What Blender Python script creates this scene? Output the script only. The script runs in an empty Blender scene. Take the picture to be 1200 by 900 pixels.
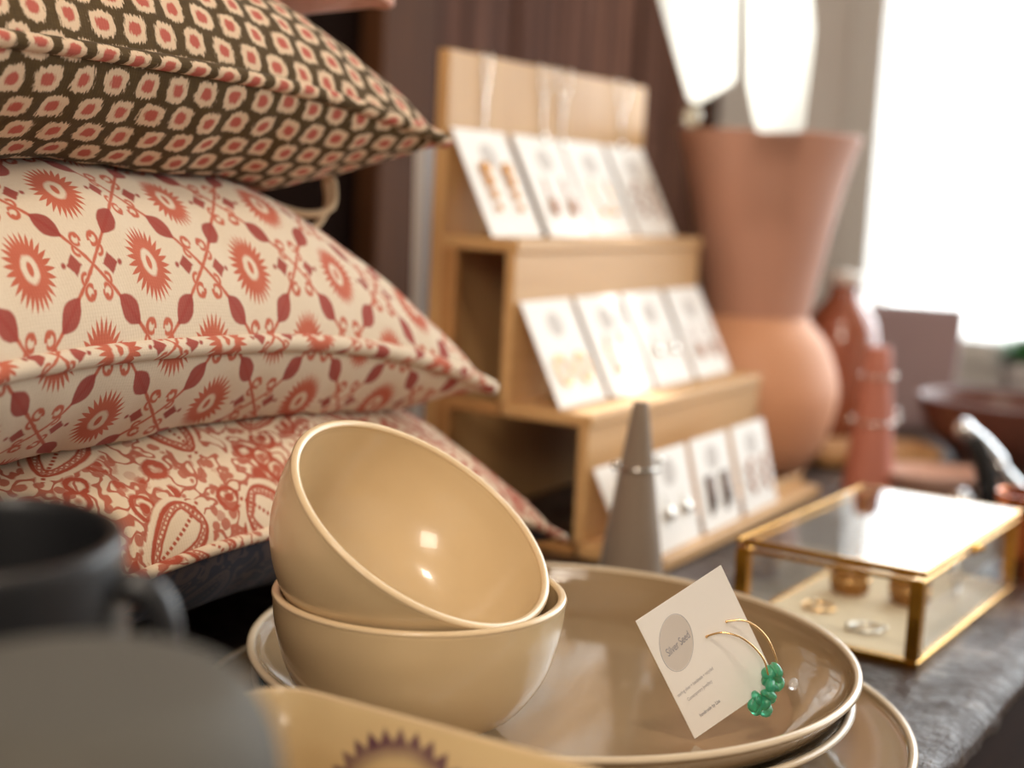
import bpy, bmesh, math, random
from mathutils import Vector, Matrix, noise
from mathutils.bvhtree import BVHTree
random.seed(7)
PI = math.pi
S = bpy.context.scene
C = S.collection

# ------------------------------------------------------------------ helpers
def srgb(r, g, b):
    def f(c):
        c /= 255.0
        return c / 12.92 if c <= 0.04045 else ((c + 0.055) / 1.055) ** 2.4
    return (f(r), f(g), f(b), 1.0)

def mat(name, col, rough=0.5, metal=0.0, **kw):
    m = bpy.data.materials.new(name)
    m.use_nodes = True
    b = m.node_tree.nodes['Principled BSDF']
    b.inputs['Base Color'].default_value = col
    b.inputs['Roughness'].default_value = rough
    b.inputs['Metallic'].default_value = metal
    for k, v in kw.items():
        b.inputs[k.replace('_', ' ')].default_value = v
    return m

class X:
    """a node socket or number with arithmetic"""
    nt = None
    def __init__(s, v): s.v = v
    @staticmethod
    def op(o, *a):
        n = X.nt.nodes.new('ShaderNodeMath'); n.operation = o
        for i, q in enumerate(a):
            q = q.v if isinstance(q, X) else q
            if isinstance(q, (int, float)): n.inputs[i].default_value = q
            else: X.nt.links.new(q, n.inputs[i])
        return X(n.outputs[0])
    def __add__(s, o): return X.op('ADD', s, o)
    __radd__ = __add__
    def __sub__(s, o): return X.op('SUBTRACT', s, o)
    def __rsub__(s, o): return X.op('SUBTRACT', o, s)
    def __mul__(s, o): return X.op('MULTIPLY', s, o)
    __rmul__ = __mul__
    def __truediv__(s, o): return X.op('DIVIDE', s, o)
    def __rtruediv__(s, o): return X.op('DIVIDE', o, s)
    def __neg__(s): return X.op('MULTIPLY', s, -1.0)
    def abs(s): return X.op('ABSOLUTE', s)
    def sqrt(s): return X.op('SQRT', X.op('MAXIMUM', s, 0.0))
    def floor(s): return X.op('FLOOR', s)
    def fract(s): return X.op('FRACT', s)
    def sin(s): return X.op('SINE', s)
    def cos(s): return X.op('COSINE', s)
    def clamp(s): return X.op('MINIMUM', X.op('MAXIMUM', s, 0.0), 1.0)
    def min(s, o): return X.op('MINIMUM', s, o)
    def max(s, o): return X.op('MAXIMUM', s, o)

def ink(d, aa=0.02):            # 1 where d < 0
    return (0.5 - d * (1.0 / aa)).clamp()
def hyp(a, b): return (a * a + b * b).sqrt()
def begin(m):
    X.nt = m.node_tree
    return m.node_tree
def sep(sock):
    n = X.nt.nodes.new('ShaderNodeSeparateXYZ'); X.nt.links.new(sock, n.inputs[0])
    return X(n.outputs[0]), X(n.outputs[1]), X(n.outputs[2])
def comb(a, b, c=0.0):
    n = X.nt.nodes.new('ShaderNodeCombineXYZ')
    for i, q in enumerate((a, b, c)):
        q = q.v if isinstance(q, X) else q
        if isinstance(q, (int, float)): n.inputs[i].default_value = q
        else: X.nt.links.new(q, n.inputs[i])
    return n.outputs[0]
def coords(kind='Object'):
    n = X.nt.nodes.new('ShaderNodeTexCoord'); return n.outputs[kind]
def noise_tex(vec, scale, detail=3.0, rough=0.5):
    n = X.nt.nodes.new('ShaderNodeTexNoise')
    n.inputs['Scale'].default_value = scale; n.inputs['Detail'].default_value = detail
    n.inputs['Roughness'].default_value = rough
    X.nt.links.new(vec, n.inputs['Vector']); return X(n.outputs['Fac'])
def white(vec):
    n = X.nt.nodes.new('ShaderNodeTexWhiteNoise'); n.noise_dimensions = '2D'
    X.nt.links.new(vec, n.inputs['Vector']); return X(n.outputs['Value'])
def voronoi(vec, scale):
    n = X.nt.nodes.new('ShaderNodeTexVoronoi'); n.inputs['Scale'].default_value = scale
    X.nt.links.new(vec, n.inputs['Vector']); return X(n.outputs['Distance']), n.outputs['Color']
def mix(fac, a, b):
    n = X.nt.nodes.new('ShaderNodeMix'); n.data_type = 'RGBA'
    for i, q in ((0, fac), (6, a), (7, b)):
        q = q.v if isinstance(q, X) else q
        if isinstance(q, (int, float, tuple)): n.inputs[i].default_value = q
        else: X.nt.links.new(q, n.inputs[i])
    return n.outputs[2]
def to(m, sock, name):
    sock = sock.v if isinstance(sock, X) else sock
    m.node_tree.links.new(sock, m.node_tree.nodes['Principled BSDF'].inputs[name])
def bump(m, h, strength=0.3, dist=0.001):
    n = X.nt.nodes.new('ShaderNodeBump'); n.inputs['Strength'].default_value = strength
    n.inputs['Distance'].default_value = dist
    X.nt.links.new(h.v if isinstance(h, X) else h, n.inputs['Height'])
    to(m, n.outputs['Normal'], 'Normal')

def obj(name, bm, m, parent=None, smooth=True):
    me = bpy.data.meshes.new(name)
    bmesh.ops.recalc_face_normals(bm, faces=bm.faces)
    for f in bm.faces: f.smooth = smooth
    bm.to_mesh(me); bm.free()
    if m: me.materials.append(m)
    o = bpy.data.objects.new(name, me); C.objects.link(o)
    if parent: o.parent = parent
    return o
def thing(name, label, cat, M=None, group=None):
    o = bpy.data.objects.new(name, None); C.objects.link(o)
    o.empty_display_size = 0.02
    if M is not None:
        o.matrix_world = M if isinstance(M, Matrix) else Matrix.Translation(M)
    return tag(o, label, cat, group)
def tag(o, label, cat, group=None):
    o['label'] = label; o['category'] = cat
    if group: o['group'] = group
    return o
def struct(name, bm, m, parent=None, smooth=False):
    o = obj(name, bm, m, parent, smooth)
    if not parent: o['kind'] = 'structure'
    return o
def axes(loc, x, y, z):
    M = Matrix.Identity(4)
    for i, a in enumerate((x, y, z)):
        for j in range(3): M[j][i] = a[j]
    for j in range(3): M[j][3] = loc[j]
    return M
def box(bm, lo, hi, bev=0.0, segs=2, M=None):
    vs = [bm.verts.new((x, y, z)) for x in (lo[0], hi[0]) for y in (lo[1], hi[1]) for z in (lo[2], hi[2])]
    fs = [(0,1,3,2),(4,6,7,5),(0,4,5,1),(2,3,7,6),(0,2,6,4),(1,5,7,3)]
    F = [bm.faces.new([vs[i] for i in f]) for f in fs]
    if bev:
        es = list({e for f in F for e in f.edges})
        r = bmesh.ops.bevel(bm, geom=es, offset=bev, segments=segs, profile=0.5, affect='EDGES')
        vs = list({v for f in r['faces'] for v in f.verts} | {v for v in vs if v.is_valid})
    if M is not None: bmesh.ops.transform(bm, matrix=M, verts=[v for v in vs if v.is_valid])
    return bm
def BM(): return bmesh.new()
def lathe(bm, prof, n=96, closed=False, M=None):
    rings = []
    for r, z in prof:
        if r < 1e-6: rings.append([bm.verts.new((0, 0, z))])
        else: rings.append([bm.verts.new((r*math.cos(2*PI*i/n), r*math.sin(2*PI*i/n), z)) for i in range(n)])
    new = [v for q in rings for v in q]
    pairs = list(zip(rings, rings[1:])) + ([(rings[-1], rings[0])] if closed else [])
    for a, b in pairs:
        for i in range(n):
            j = (i+1) % n
            if len(a) == 1 and len(b) == 1: break
            if len(a) == 1: bm.faces.new((a[0], b[i], b[j]))
            elif len(b) == 1: bm.faces.new((a[i], b[0], a[j]))
            else: bm.faces.new((a[i], b[i], b[j], a[j]))
    if M is not None: bmesh.ops.transform(bm, matrix=M, verts=new)
    return bm
def smooth_prof(pts, k=6):      # Catmull-Rom through profile points
    P = [pts[0]] + list(pts) + [pts[-1]]
    out = []
    for i in range(1, len(P)-2):
        for s in range(k):
            t = s / k; a, b, c, d = P[i-1], P[i], P[i+1], P[i+2]
            out.append(tuple(0.5*((2*b[j]) + (c[j]-a[j])*t + (2*a[j]-5*b[j]+4*c[j]-d[j])*t*t + (3*b[j]-a[j]-3*c[j]+d[j])*t**3) for j in range(len(b))))
    out.append(tuple(pts[-1])); return out
def tube(bm, pts, r, n=10, closed=False, taper=None):
    pts = [Vector(p) for p in pts]; N = len(pts); rings = []
    up = Vector((0, 0, 1)); prev = None
    for i, p in enumerate(pts):
        if closed: t = pts[(i+1) % N] - pts[i-1]
        else: t = pts[min(i+1, N-1)] - pts[max(i-1, 0)]
        t.normalize()
        a = (prev - t*prev.dot(t)) if prev is not None else t.cross(up if abs(t.z) < .9 else Vector((1, 0, 0)))
        a.normalize(); prev = a; b = t.cross(a)
        rr = r if taper is None else taper(i/(N-1))*r
        rings.append([bm.verts.new(p + (a*math.cos(2*PI*k/n) + b*math.sin(2*PI*k/n))*rr) for k in range(n)])
    for i in range(N if closed else N-1):
        A, B = rings[i], rings[(i+1) % N]
        for k in range(n): bm.faces.new((A[k], B[k], B[(k+1) % n], A[(k+1) % n]))
    if not closed:
        bm.faces.new(rings[0][::-1]); bm.faces.new(rings[-1])
    return bm
def ball(bm, c, r, sc=(1, 1, 1), M=None, u=16, v=10):
    q = Matrix.Translation(c) @ (M or Matrix.Identity(4)) @ Matrix.Diagonal((*sc, 1))
    bmesh.ops.create_uvsphere(bm, u_segments=u, v_segments=v, radius=r, matrix=q); return bm
def prism(bm, outline, z0, z1):
    a = [bm.verts.new((x, y, z0)) for x, y in outline]; b = [bm.verts.new((x, y, z1)) for x, y in outline]
    bm.faces.new(a[::-1]); bm.faces.new(b); n = len(a)
    for i in range(n): bm.faces.new((a[i], a[(i+1) % n], b[(i+1) % n], b[i]))
    return bm

T = 0.85                        # counter top height
# ------------------------------------------------------------------ materials
def glaze(name, col, var=0.06, rough=0.16, scale=14):
    m = mat(name, col, rough, Coat_Weight=0.4, Coat_Roughness=0.04)
    begin(m); o = coords()
    n = noise_tex(o, scale, 4)
    c2 = tuple(max(0, c*(1-var*3)) for c in col[:3]) + (1,)
    c1 = tuple(min(1, c*(1+var)) for c in col[:3]) + (1,)
    to(m, mix(n, c1, c2), 'Base Color')
    return m
M_bowl = glaze('cream_glaze', srgb(216, 188, 146), 0.04, 0.24, 20)
M_plate = glaze('taupe_glaze', srgb(152, 127, 96), 0.05, 0.09, 16)
M_rim = mat('pale_rim_glaze', srgb(214, 194, 166), 0.2)
M_bowlrim = mat('bowl_rim_glaze', srgb(228, 200, 160), 0.22)
M_dark = glaze('charcoal_glaze', srgb(27, 27, 30), 0.05, 0.5, 18)
M_jar = mat('grey_stoneware', srgb(94, 90, 83), 0.75, Specular_IOR_Level=0.2)
M_brass = mat('aged_brass', srgb(196, 146, 62), 0.26, 1.0)
M_gold = mat('gold_wire', srgb(236, 196, 140), 0.2, 1.0)
M_silver = mat('polished_silver', srgb(225, 222, 216), 0.12, 1.0)
M_card = mat('white_card', srgb(247, 242, 236), 0.7)
M_ink = mat('grey_print', srgb(150, 148, 156), 0.8)
M_fineink = mat('fine_grey_line', srgb(188, 184, 186), 0.8)
M_glass = bpy.data.materials.new('clear_glass'); M_glass.use_nodes = True
def thin_glass(m, tint, ior=1.5, gain=1.0):
    nt = m.node_tree; nt.nodes.clear()
    o = nt.nodes.new('ShaderNodeOutputMaterial'); t = nt.nodes.new('ShaderNodeBsdfTransparent'); g = nt.nodes.new('ShaderNodeBsdfGlossy')
    x = nt.nodes.new('ShaderNodeMixShader'); f = nt.nodes.new('ShaderNodeFresnel'); f.inputs['IOR'].default_value = ior
    t.inputs['Color'].default_value = tint; g.inputs['Roughness'].default_value = 0.02
    k = nt.nodes.new('ShaderNodeMath'); k.operation = 'MULTIPLY'; k.inputs[1].default_value = gain; k.use_clamp = True
    gm = nt.nodes.new('ShaderNodeNewGeometry'); fr = nt.nodes.new('ShaderNodeMath'); fr.operation = 'SUBTRACT'; fr.inputs[0].default_value = 1.0
    nt.links.new(gm.outputs['Backfacing'], fr.inputs[1]); km = nt.nodes.new('ShaderNodeMath'); km.operation = 'MULTIPLY'; nt.links.new(fr.outputs[0], km.inputs[1])
    nt.links.new(f.outputs[0], k.inputs[0]); nt.links.new(k.outputs[0], km.inputs[0]); nt.links.new(km.outputs[0], x.inputs[0])
    nt.links.new(t.outputs[0], x.inputs[1]); nt.links.new(g.outputs[0], x.inputs[2]); nt.links.new(x.outputs[0], o.inputs[0])
thin_glass(M_glass, (0.975, 0.98, 0.972, 1), 1.5, 1.25)
M_pane = bpy.data.materials.new('window_glass'); M_pane.use_nodes = True; thin_glass(M_pane, (0.97, 0.98, 0.98, 1))

def wood(name, c1, c2, axis=0, rough=0.5, scale=9.0, stretch=12.0, bumpy=0.15):
    m = mat(name, c1, rough); begin(m)
    x, y, z = sep(coords())
    q = [x, y, z]; q = [a*scale*(1.0 if i == axis else stretch) for i, a in enumerate(q)]
    v = comb(*q)
    n = noise_tex(v, 1.0, 5, 0.6); n2 = noise_tex(v, 3.7, 3, 0.5)
    f = ((n*0.75 + n2*0.35 - 0.3)*1.8).clamp()
    to(m, mix(f, c1, c2), 'Base Color'); bump(m, n, bumpy, 0.001)
    return m
M_birch_x = wood('pale_plywood', srgb(216, 173, 120), srgb(192, 146, 92), 0, 0.5, 2.0, 14)
M_birch_z = wood('pale_plywood_upright', srgb(216, 173, 120), srgb(190, 144, 90), 2, 0.5, 2.0, 14)
M_birch_d = wood('plywood_edge', srgb(196, 146, 92), srgb(164, 112, 62), 1, 0.55, 2.0, 20)

# old counter timber: dark brown, scuffed to grey where worn
M_counter = mat('worn_timber', srgb(60, 44, 34), 0.45); begin(M_counter)
cx_, cy_, cz_ = sep(coords())
v = comb(cx_*5.0, cy_*42.0, cz_*42.0)
n1 = noise_tex(v, 1.0, 6, 0.65); n2 = noise_tex(coords(), 26.0, 5, 0.7); n3 = noise_tex(coords(), 7.0, 3, 0.5)
wear = ((n2*0.9 + n3*0.7 + n1*0.5 - 1.10)*5.0).clamp()
to(M_counter, mix(wear, mix(n1, srgb(36, 26, 21), srgb(74, 53, 40)), srgb(106, 88, 74)), 'Base Color')
to(M_counter, (0.86 - n2*0.75).clamp(), 'Roughness'); M_counter.node_tree.nodes['Principled BSDF'].inputs['Specular IOR Level'].default_value = 0.28; bump(M_counter, n1*0.8 + n2*1.0 + noise_tex(coords(), 90, 4)*0.5, 1.0, 0.004)

# dark plank wall
M_plank = mat('dark_planks', srgb(70, 46, 36), 0.7, Specular_IOR_Level=0.05); begin(M_plank)
x, y, z = sep(coords())
bid = white(comb((x*(1/0.115)).floor(), 3.0))
v = comb(x*60.0, y*60.0, z*2.4 + bid*9.0)
g1 = noise_tex(v, 1.0, 5, 0.6); g2 = noise_tex(comb(x*170.0, bid*7.0, z*4.0), 1.0, 3, 0.6)
base = mix(bid, srgb(104, 68, 52), srgb(136, 94, 74))
base = mix(((g1 - 0.42)*3.0).clamp(), srgb(66, 42, 32), base)
base = mix(((g2*g1 - 0.36)*6.0).clamp(), base, srgb(176, 148, 134))
to(M_plank, base, 'Base Color'); bump(M_plank, g1, 0.4, 0.002)

M_plaster = mat('painted_plaster', srgb(206, 198, 188), 0.8); begin(M_plaster)
to(M_plaster, mix(noise_tex(coords(), 5.0, 4), srgb(240, 236, 230), srgb(226, 219, 212)), 'Base Color')
M_white = mat('white_paint', srgb(226, 222, 216), 0.5)
M_floor = wood('floor_boards', srgb(120, 86, 58), srgb(86, 58, 38), 0, 0.45, 1.2, 10)
M_ceil = mat('ceiling_paint', srgb(225, 218, 205), 0.9)

# fabrics -----------------------------------------------------------
def weave(m, uv_x, uv_y, k=4200.0, s=0.10):
    h = (uv_x*k).sin()*0.5 + (uv_y*k).sin()*0.5
    bump(m, h, s, 0.0004)
def fabric(name):
    m = mat(name, (1, 1, 1, 1), 0.85, Sheen_Weight=0.04, Sheen_Roughness=0.5, Specular_IOR_Level=0.2)
    begin(m); ux, uy, _ = sep(coords('UV'))
    wob = noise_tex(coords('UV'), 230.0, 2)
    return m, ux, uy, (wob - 0.5)

def trellis_floral():
    m, ux, uy, wob = fabric('red_trellis_flower_print')
    x = (ux - 0.18*(uy - 2.8))*(1/0.066) + 0.16; y = uy*(1/0.084) + 0.30
    a = x + y; b = x - y
    p = (a + 0.5).fract() - 0.5; q = (b + 0.5).fract() - 0.5
    Xc = (p + q)*0.5; Yc = (p - q)*0.5
    # fringed flower
    r = hyp(Xc*(1/0.19), Yc*(1/0.225))
    th = X.op('ARCTAN2', Yc*(1/0.225), Xc*(1/0.19))
    ray = ((th*(27/(2*PI))).fract() - 0.5).abs()*2.0
    fl = ink(r - (0.68 + ray*0.34) - wob*0.14, 0.10)*ink(0.36 - r + wob*0.1, 0.10)
    dot = ink(hyp(Xc*(1/0.024), Yc*(1/0.042)) - 1.0, 0.4)
    pa = 0.5 - p.abs(); qa = 0.5 - q.abs()          # distance to cell edges
    def leaf(d, al): return d - (0.098 - al*al*3.9) + wob*0.02
    lf = ink(leaf(pa, q), 0.02).max(ink(leaf(qa, p), 0.02))
    stem = ink(pa.min(qa) - 0.017 + wob*0.02, 0.016)
    # spade at either side, curls above and below every crossing
    Xs = Xc.abs(); Ys = Yc.abs()
    spade = ink((Xs - 0.345).abs()*(1/0.062) + Ys*(1/0.062) - 1.0 + wob*0.5, 0.3)
    spade = spade.max(ink(hyp(Xs - 0.262, Ys) - 0.017, 0.014))
    curl = ink((hyp(Xs - 0.075, Ys - 0.352) - 0.036).abs() - 0.012 + wob*0.02, 0.012)*ink((0.05 - Xs).min(Ys - 0.36) - 0.004, 0.01)
    curl = curl.max(ink(hyp(Xs - 0.062, Ys - 0.325) - 0.02, 0.012))
    curl2 = ink((hyp(Xs - 0.41, Ys - 0.085) - 0.034).abs() - 0.011, 0.012)*ink(Xs - 0.425, 0.02)
    red = fl.max(stem).max(curl).max(curl2).max(dot)
    fade = noise_tex(coords('UV'), 60.0, 3)
    thread = noise_tex(comb(ux*2600.0, uy*500.0), 1.0, 2)
    cream = mix(thread, srgb(220, 202, 178), srgb(202, 180, 154))
    orange = mix(fade, srgb(170, 74, 50), srgb(190, 98, 70))
    deep = mix(fade, srgb(136, 50, 42), srgb(162, 74, 60))
    c = mix(red*0.96, cream, orange)
    c = mix(lf.max(spade)*0.97, c, deep)
    to(m, c, 'Base Color'); weave(m, ux, uy)
    return m
def ikat():
    m, ux, uy, wob = fabric('olive_ikat_print')
    wv = noise_tex(coords('UV'), 60.0, 1) - 0.5
    y = uy*(1/0.0138) + ux*3.0; row = y.floor()
    x = ux*(1/0.0182) + (row*0.5).fract() + wv*0.25
    p = x.fract() - 0.5; q = y.fract() - 0.5 + wv*0.2
    jag = noise_tex(comb(ux*900.0, uy*260.0), 1.0, 2) - 0.5
    d = X.op('POWER', X.op('POWER', (p*(1/0.345)).abs(), 3.2) + X.op('POWER', (q*(1/0.42)).abs(), 3.2), 0.3125) - 1.0 + jag*0.85
    e = X.op('POWER', X.op('POWER', (p*(1/0.18)).abs(), 2.5) + X.op('POWER', (q*(1/0.21)).abs(), 2.5), 0.4) - 1.0 + jag*1.0
    ground = mix(noise_tex(coords('UV'), 300.0, 3), srgb(66, 48, 20), srgb(90, 68, 32))
    c = mix(ink(d, 0.14), ground, srgb(214, 184, 152))
    c = mix(ink(e, 0.35)*0.93, c, srgb(176, 76, 62))
    to(m, c, 'Base Color'); weave(m, ux, uy)
    return m
def paisley(name, ground1, ground2, red1, red2, amount=1.0):
    m, ux, uy, wob = fabric(name)
    w2 = noise_tex(coords('UV'), 24.0, 2)
    gx = ux*(1/0.060); gy = uy*(1/0.060) + 0.35
    row = gy.floor()
    gx = gx + (row*0.5).fract()
    cell = comb(gx.floor(), row)
    h = white(cell)
    p = gx.fract() - 0.5; q = gy.fract() - 0.5
    ang = (h - 0.5)*2.2 + PI
    ca, sa = ang.cos(), ang.sin()
    u = p*ca - q*sa; w = p*sa + q*ca
    # teardrop: round at w = -0.2, curling to a tip at w = +0.4
    t = ((w + 0.30)*(1/0.62)).clamp()
    bend = t*t*0.10
    wid = (t*(1.0 - t)).sqrt()*0.54*(1.12 - t*0.55) + 0.002
    d = (u - bend).abs() - wid
    d = d.max((w - 0.01).abs() - 0.325) + wob*0.02
    inside = ink(d, 0.02)
    rim = ink((d + 0.028).abs() - 0.022, 0.016)
    rim2 = ink((d + 0.098).abs() - 0.012, 0.014)
    dots = ink(hyp((u*26.0).fract() - 0.5, (w*26.0).fract() - 0.5) - 0.30, 0.14)
    mid = ink((u - bend).abs() - 0.016, 0.014)*ink(((w*22.0).fract() - 0.5).abs() - 0.3, 0.1)
    fill = inside*ink(d + 0.04, 0.02)*(1.0 - dots*0.9)*ink(-d - 0.10, 0.02)
    body = rim.max(rim2).max(mid).max(fill*0.85)
    halo = ink(d - 0.05, 0.02)
    # small flowers and tendrils filling between
    wx = ux + (w2 - 0.5)*0.012; wy = uy + (noise_tex(coords('UV'), 31.0, 2) - 0.5)*0.012
    f1, col = voronoi(comb(wx, wy), 62.0)
    cr, cg, cb = sep(col)
    pet = ink((f1 - 0.36).abs() - 0.085 + wob*0.16, 0.07).max(ink(f1 - 0.17, 0.08))
    f2, col2 = voronoi(comb(wx, wy), 150.0)
    c2r, _, _ = sep(col2)
    leafy = ink(f2 - 0.40 + wob*0.3, 0.1)*ink(c2r*-1.0 + 0.25, 0.1)
    f3 = noise_tex(comb(wx, wy), 90.0, 1)
    tend = ink((f3 - 0.5).abs() - 0.034, 0.02)
    bg = (pet*ink(0.16 - cr, 0.1)).max(leafy*0.85).max(tend*0.9)
    pat = mix(halo, comb(bg, bg, bg), comb(body, body, body))
    pf, _, _ = sep(pat)
    fade = noise_tex(coords('UV'), 70.0, 3)
    c = mix(pf*amount, mix(fade, ground1, ground2), mix(fade, red1, red2))
    to(m, c, 'Base Color'); weave(m, ux, uy)
    return m
M_trellis = trellis_floral()
M_ikat = ikat()
M_paisley = paisley('red_paisley_print', srgb(222, 200, 172), srgb(204, 180, 150), srgb(152, 62, 40), srgb(174, 84, 58))
M_navy = paisley('navy_paisley_print', srgb(44, 44, 56), srgb(32, 32, 42), srgb(92, 74, 66), srgb(74, 60, 60), 0.7)
M_pink = mat('pink_linen', srgb(214, 158, 138), 0.9, Sheen_Weight=0.2); begin(M_pink)
ux, uy, _ = sep(coords('UV')); weave(M_pink, ux, uy, 3000.0, 0.2)
M_cord = mat('cotton_cord', srgb(196, 164, 126), 0.9)

# ------------------------------------------------------------------ setting
def wall(name, lo, hi, m): return struct(name, box(BM(), lo, hi), m)
wall('floor', (-2.6, -2.6, -0.1), (2.4, 1.0, 0.0), M_floor)
wall('ceiling', (-2.6, -2.6, 2.6), (2.4, 1.0, 2.7), M_ceil)
wall('wall_front', (-2.6, -2.7, 0), (2.4, -2.6, 2.6), M_plaster)
wall('wall_left', (-2.7, -2.6, 0), (-2.6, 1.0, 2.6), M_plaster)
# back wall: planks with grooves
bm = BM()
k = 0
while -2.6 + k*0.115 < 2.22:
    x0 = -2.6 + k*0.115 - 0.0 ; 
    box(bm, (x0 + 0.002, 0.90 + 0.004*((k*7) % 3)/2, 0), (min(x0 + 0.113, 2.3), 0.99, 2.6), 0.0025, 1); k += 1
box(bm, (-2.6, 0.915, 0), (2.3, 1.0, 2.6))
struct('wall_back', bm, M_plank)
# upright post against the planks and an added panel, black in place of shade
M_post = wood('dark_post_timber', srgb(92, 58, 36), srgb(52, 32, 22), 2, 0.6, 3.0, 14, 0.3)
M_post.node_tree.nodes['Principled BSDF'].inputs['Specular IOR Level'].default_value = 0.05
struct('trim_1', box(BM(), (1.205, 0.86, 0.0), (1.305, 0.899, 2.6), 0.004), M_post)
M_shade_panel = mat('painted_shade_black', srgb(30, 20, 16), 0.95, Specular_IOR_Level=0.0); begin(M_shade_panel)  # near-black colour stands in for the shadow behind the pillows
to(M_shade_panel, mix(noise_tex(coords(), 12, 3), srgb(34, 22, 17), srgb(20, 14, 12)), 'Base Color')
struct('shade_panel', box(BM(), (-2.5, 0.885, T), (1.204, 0.899, 2.6), 0.002), M_shade_panel)
# end wall with the window opening
WY0, WY1, WZ0, WZ1 = -1.75, 0.658, 0.90, 2.35
bm = BM()
box(bm, (2.2, -2.6, 0), (2.36, 0.99, WZ0)); box(bm, (2.2, -2.6, WZ1), (2.36, 0.99, 2.6))
box(bm, (2.2, WY1, WZ0), (2.36, 0.99, WZ1)); box(bm, (2.2, -2.6, WZ0), (2.36, WY0, WZ1))
struct('wall_right', bm, M_plaster)
bm = BM()
for (a, b) in (((2.185, WY1 - 0.02, WZ0), (2.33, WY1 + 0.035, WZ1)), ((2.185, WY0 - 0.035, WZ0), (2.33, WY0 + 0.02, WZ1)),
               ((2.185, WY0 - 0.035, WZ1 - 0.02), (2.33, WY1 + 0.035, WZ1 + 0.035)), ((2.185, WY0 - 0.035, WZ0 - 0.025), (2.33, WY1 + 0.035, WZ0 + 0.012))):
    box(bm, a, b, 0.004)
w = struct('window_1', bm, M_white)
obj('window_pane', box(BM(), (2.28, WY0, WZ0), (2.284, WY1, WZ1)), M_pane, w, False)
# outdoors: pavement and a clipped shrub
M_pave = mat('pale_paving', srgb(214, 210, 204), 0.8)
struct('ground_outside', box(BM(), (2.36, -8, 0.2), (14, 8, 0.3)), M_pave)
M_leaf = mat('shrub_leaf', srgb(74, 128, 70), 0.5)
def shrub(name, label, c, r, n=420):
    t = thing(name, label, 'shrub', Vector((c[0], c[1], 0.3)))
    lb = BM()
    for i in range(n):
        d = Vector((random.gauss(0, 1), random.gauss(0, 1), random.gauss(0, 1))).normalized()*r*random.uniform(0.55, 1.0)
        q = Matrix.Translation(Vector((d.x, d.y, d.z*1.1 + c[2]-0.3))) @ Matrix.Rotation(random.uniform(0, 6.28), 4, d.normalized()) @ Matrix.Rotation(random.uniform(0, 3), 4, 'X')
        vs = [lb.verts.new(q @ Vector(p)) for p in ((0, -.06, 0), (.03, 0, .012), (0, .07, 0), (-.03, 0, .012))]
        lb.faces.new(vs)
    obj('foliage', lb, M_leaf, t)
    tb = BM(); tube(tb, [(0, 0, 0), (0.02, 0.01, (c[2]-0.3)*0.5), (0, 0, c[2]-0.3)], 0.025); obj('stem', tb, M_post, t)
shrub('garden_shrub', 'leafy green shrub growing outside the window', (4.6, 0.70, 0.62), 0.13)

# counter: slab top with a worn, wavering front edge, on a plain base
t = thing('counter', 'dark worn timber counter carrying all the wares', 'counter', Vector((0, 0, 0)))
bm = BM(); nx = 320; ny = 16
x0, x1, y0, y1 = -0.9, 2.15, 0.132, 0.895
rows = []
sec = [(0.004, -0.014), (0.0, -0.012), (0.001, -0.006), (0.004, -0.0016), (0.010, 0.0)]
for i in range(nx + 1):
    xx = x0 + (x1 - x0)*i/nx; r = []
    for j, (dy, dz) in enumerate(sec):
        n = noise.noise(Vector((xx*9, j*0.3, 2.0)))*0.005 + noise.noise(Vector((xx*45, j*0.9, 5.0)))*0.0022
        r.append(bm.verts.new((xx, y0 + dy + n, T + dz - (0.0012*abs(noise.noise(Vector((xx*60, j, 1)))) if j < 4 else 0))))
    r.append(bm.verts.new((xx, y1, T))); r.append(bm.verts.new((xx, y1, T - 0.014)))
    rows.append(r)
for a, b in zip(rows, rows[1:]):
    m_ = len(a)
    for j in range(m_): bm.faces.new((a[j], a[(j+1) % m_], b[(j+1) % m_], b[j]))
bm.faces.new(rows[0]); bm.faces.new(rows[-1][::-1])
obj('worktop', bm, M_counter, t)
M_shade_timber = wood('shade_dark_timber', srgb(50, 33, 27), srgb(30, 20, 17), 0, 0.8, 6.0, 10, 0.4); M_shade_timber.node_tree.nodes['Principled BSDF'].inputs['Specular IOR Level'].default_value = 0.1  # shade on the counter's front face is put into this dark colour
obj('front_board', box(BM(), (x0 + 0.004, y0 + 0.005, T - 0.11), (x1 - 0.004, y0 + 0.03, T - 0.0135), 0.002, 1), M_shade_timber, t, False)
obj('under_board', box(BM(), (x0 + 0.004, y0 + 0.031, T - 0.05), (x1 - 0.004, y1 - 0.004, T - 0.0142)), M_shade_timber, t, False)
bm = BM(); box(bm, (-0.86, 0.17, 0.0), (2.12, 0.88, T - 0.05))
for i in range(7): box(bm, (-0.84 + i*0.42, 0.155, 0.08), (-0.84 + i*0.42 + 0.40, 0.17, T - 0.07), 0.004)
obj('cabinet_base', bm, M_post, t, False)

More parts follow.
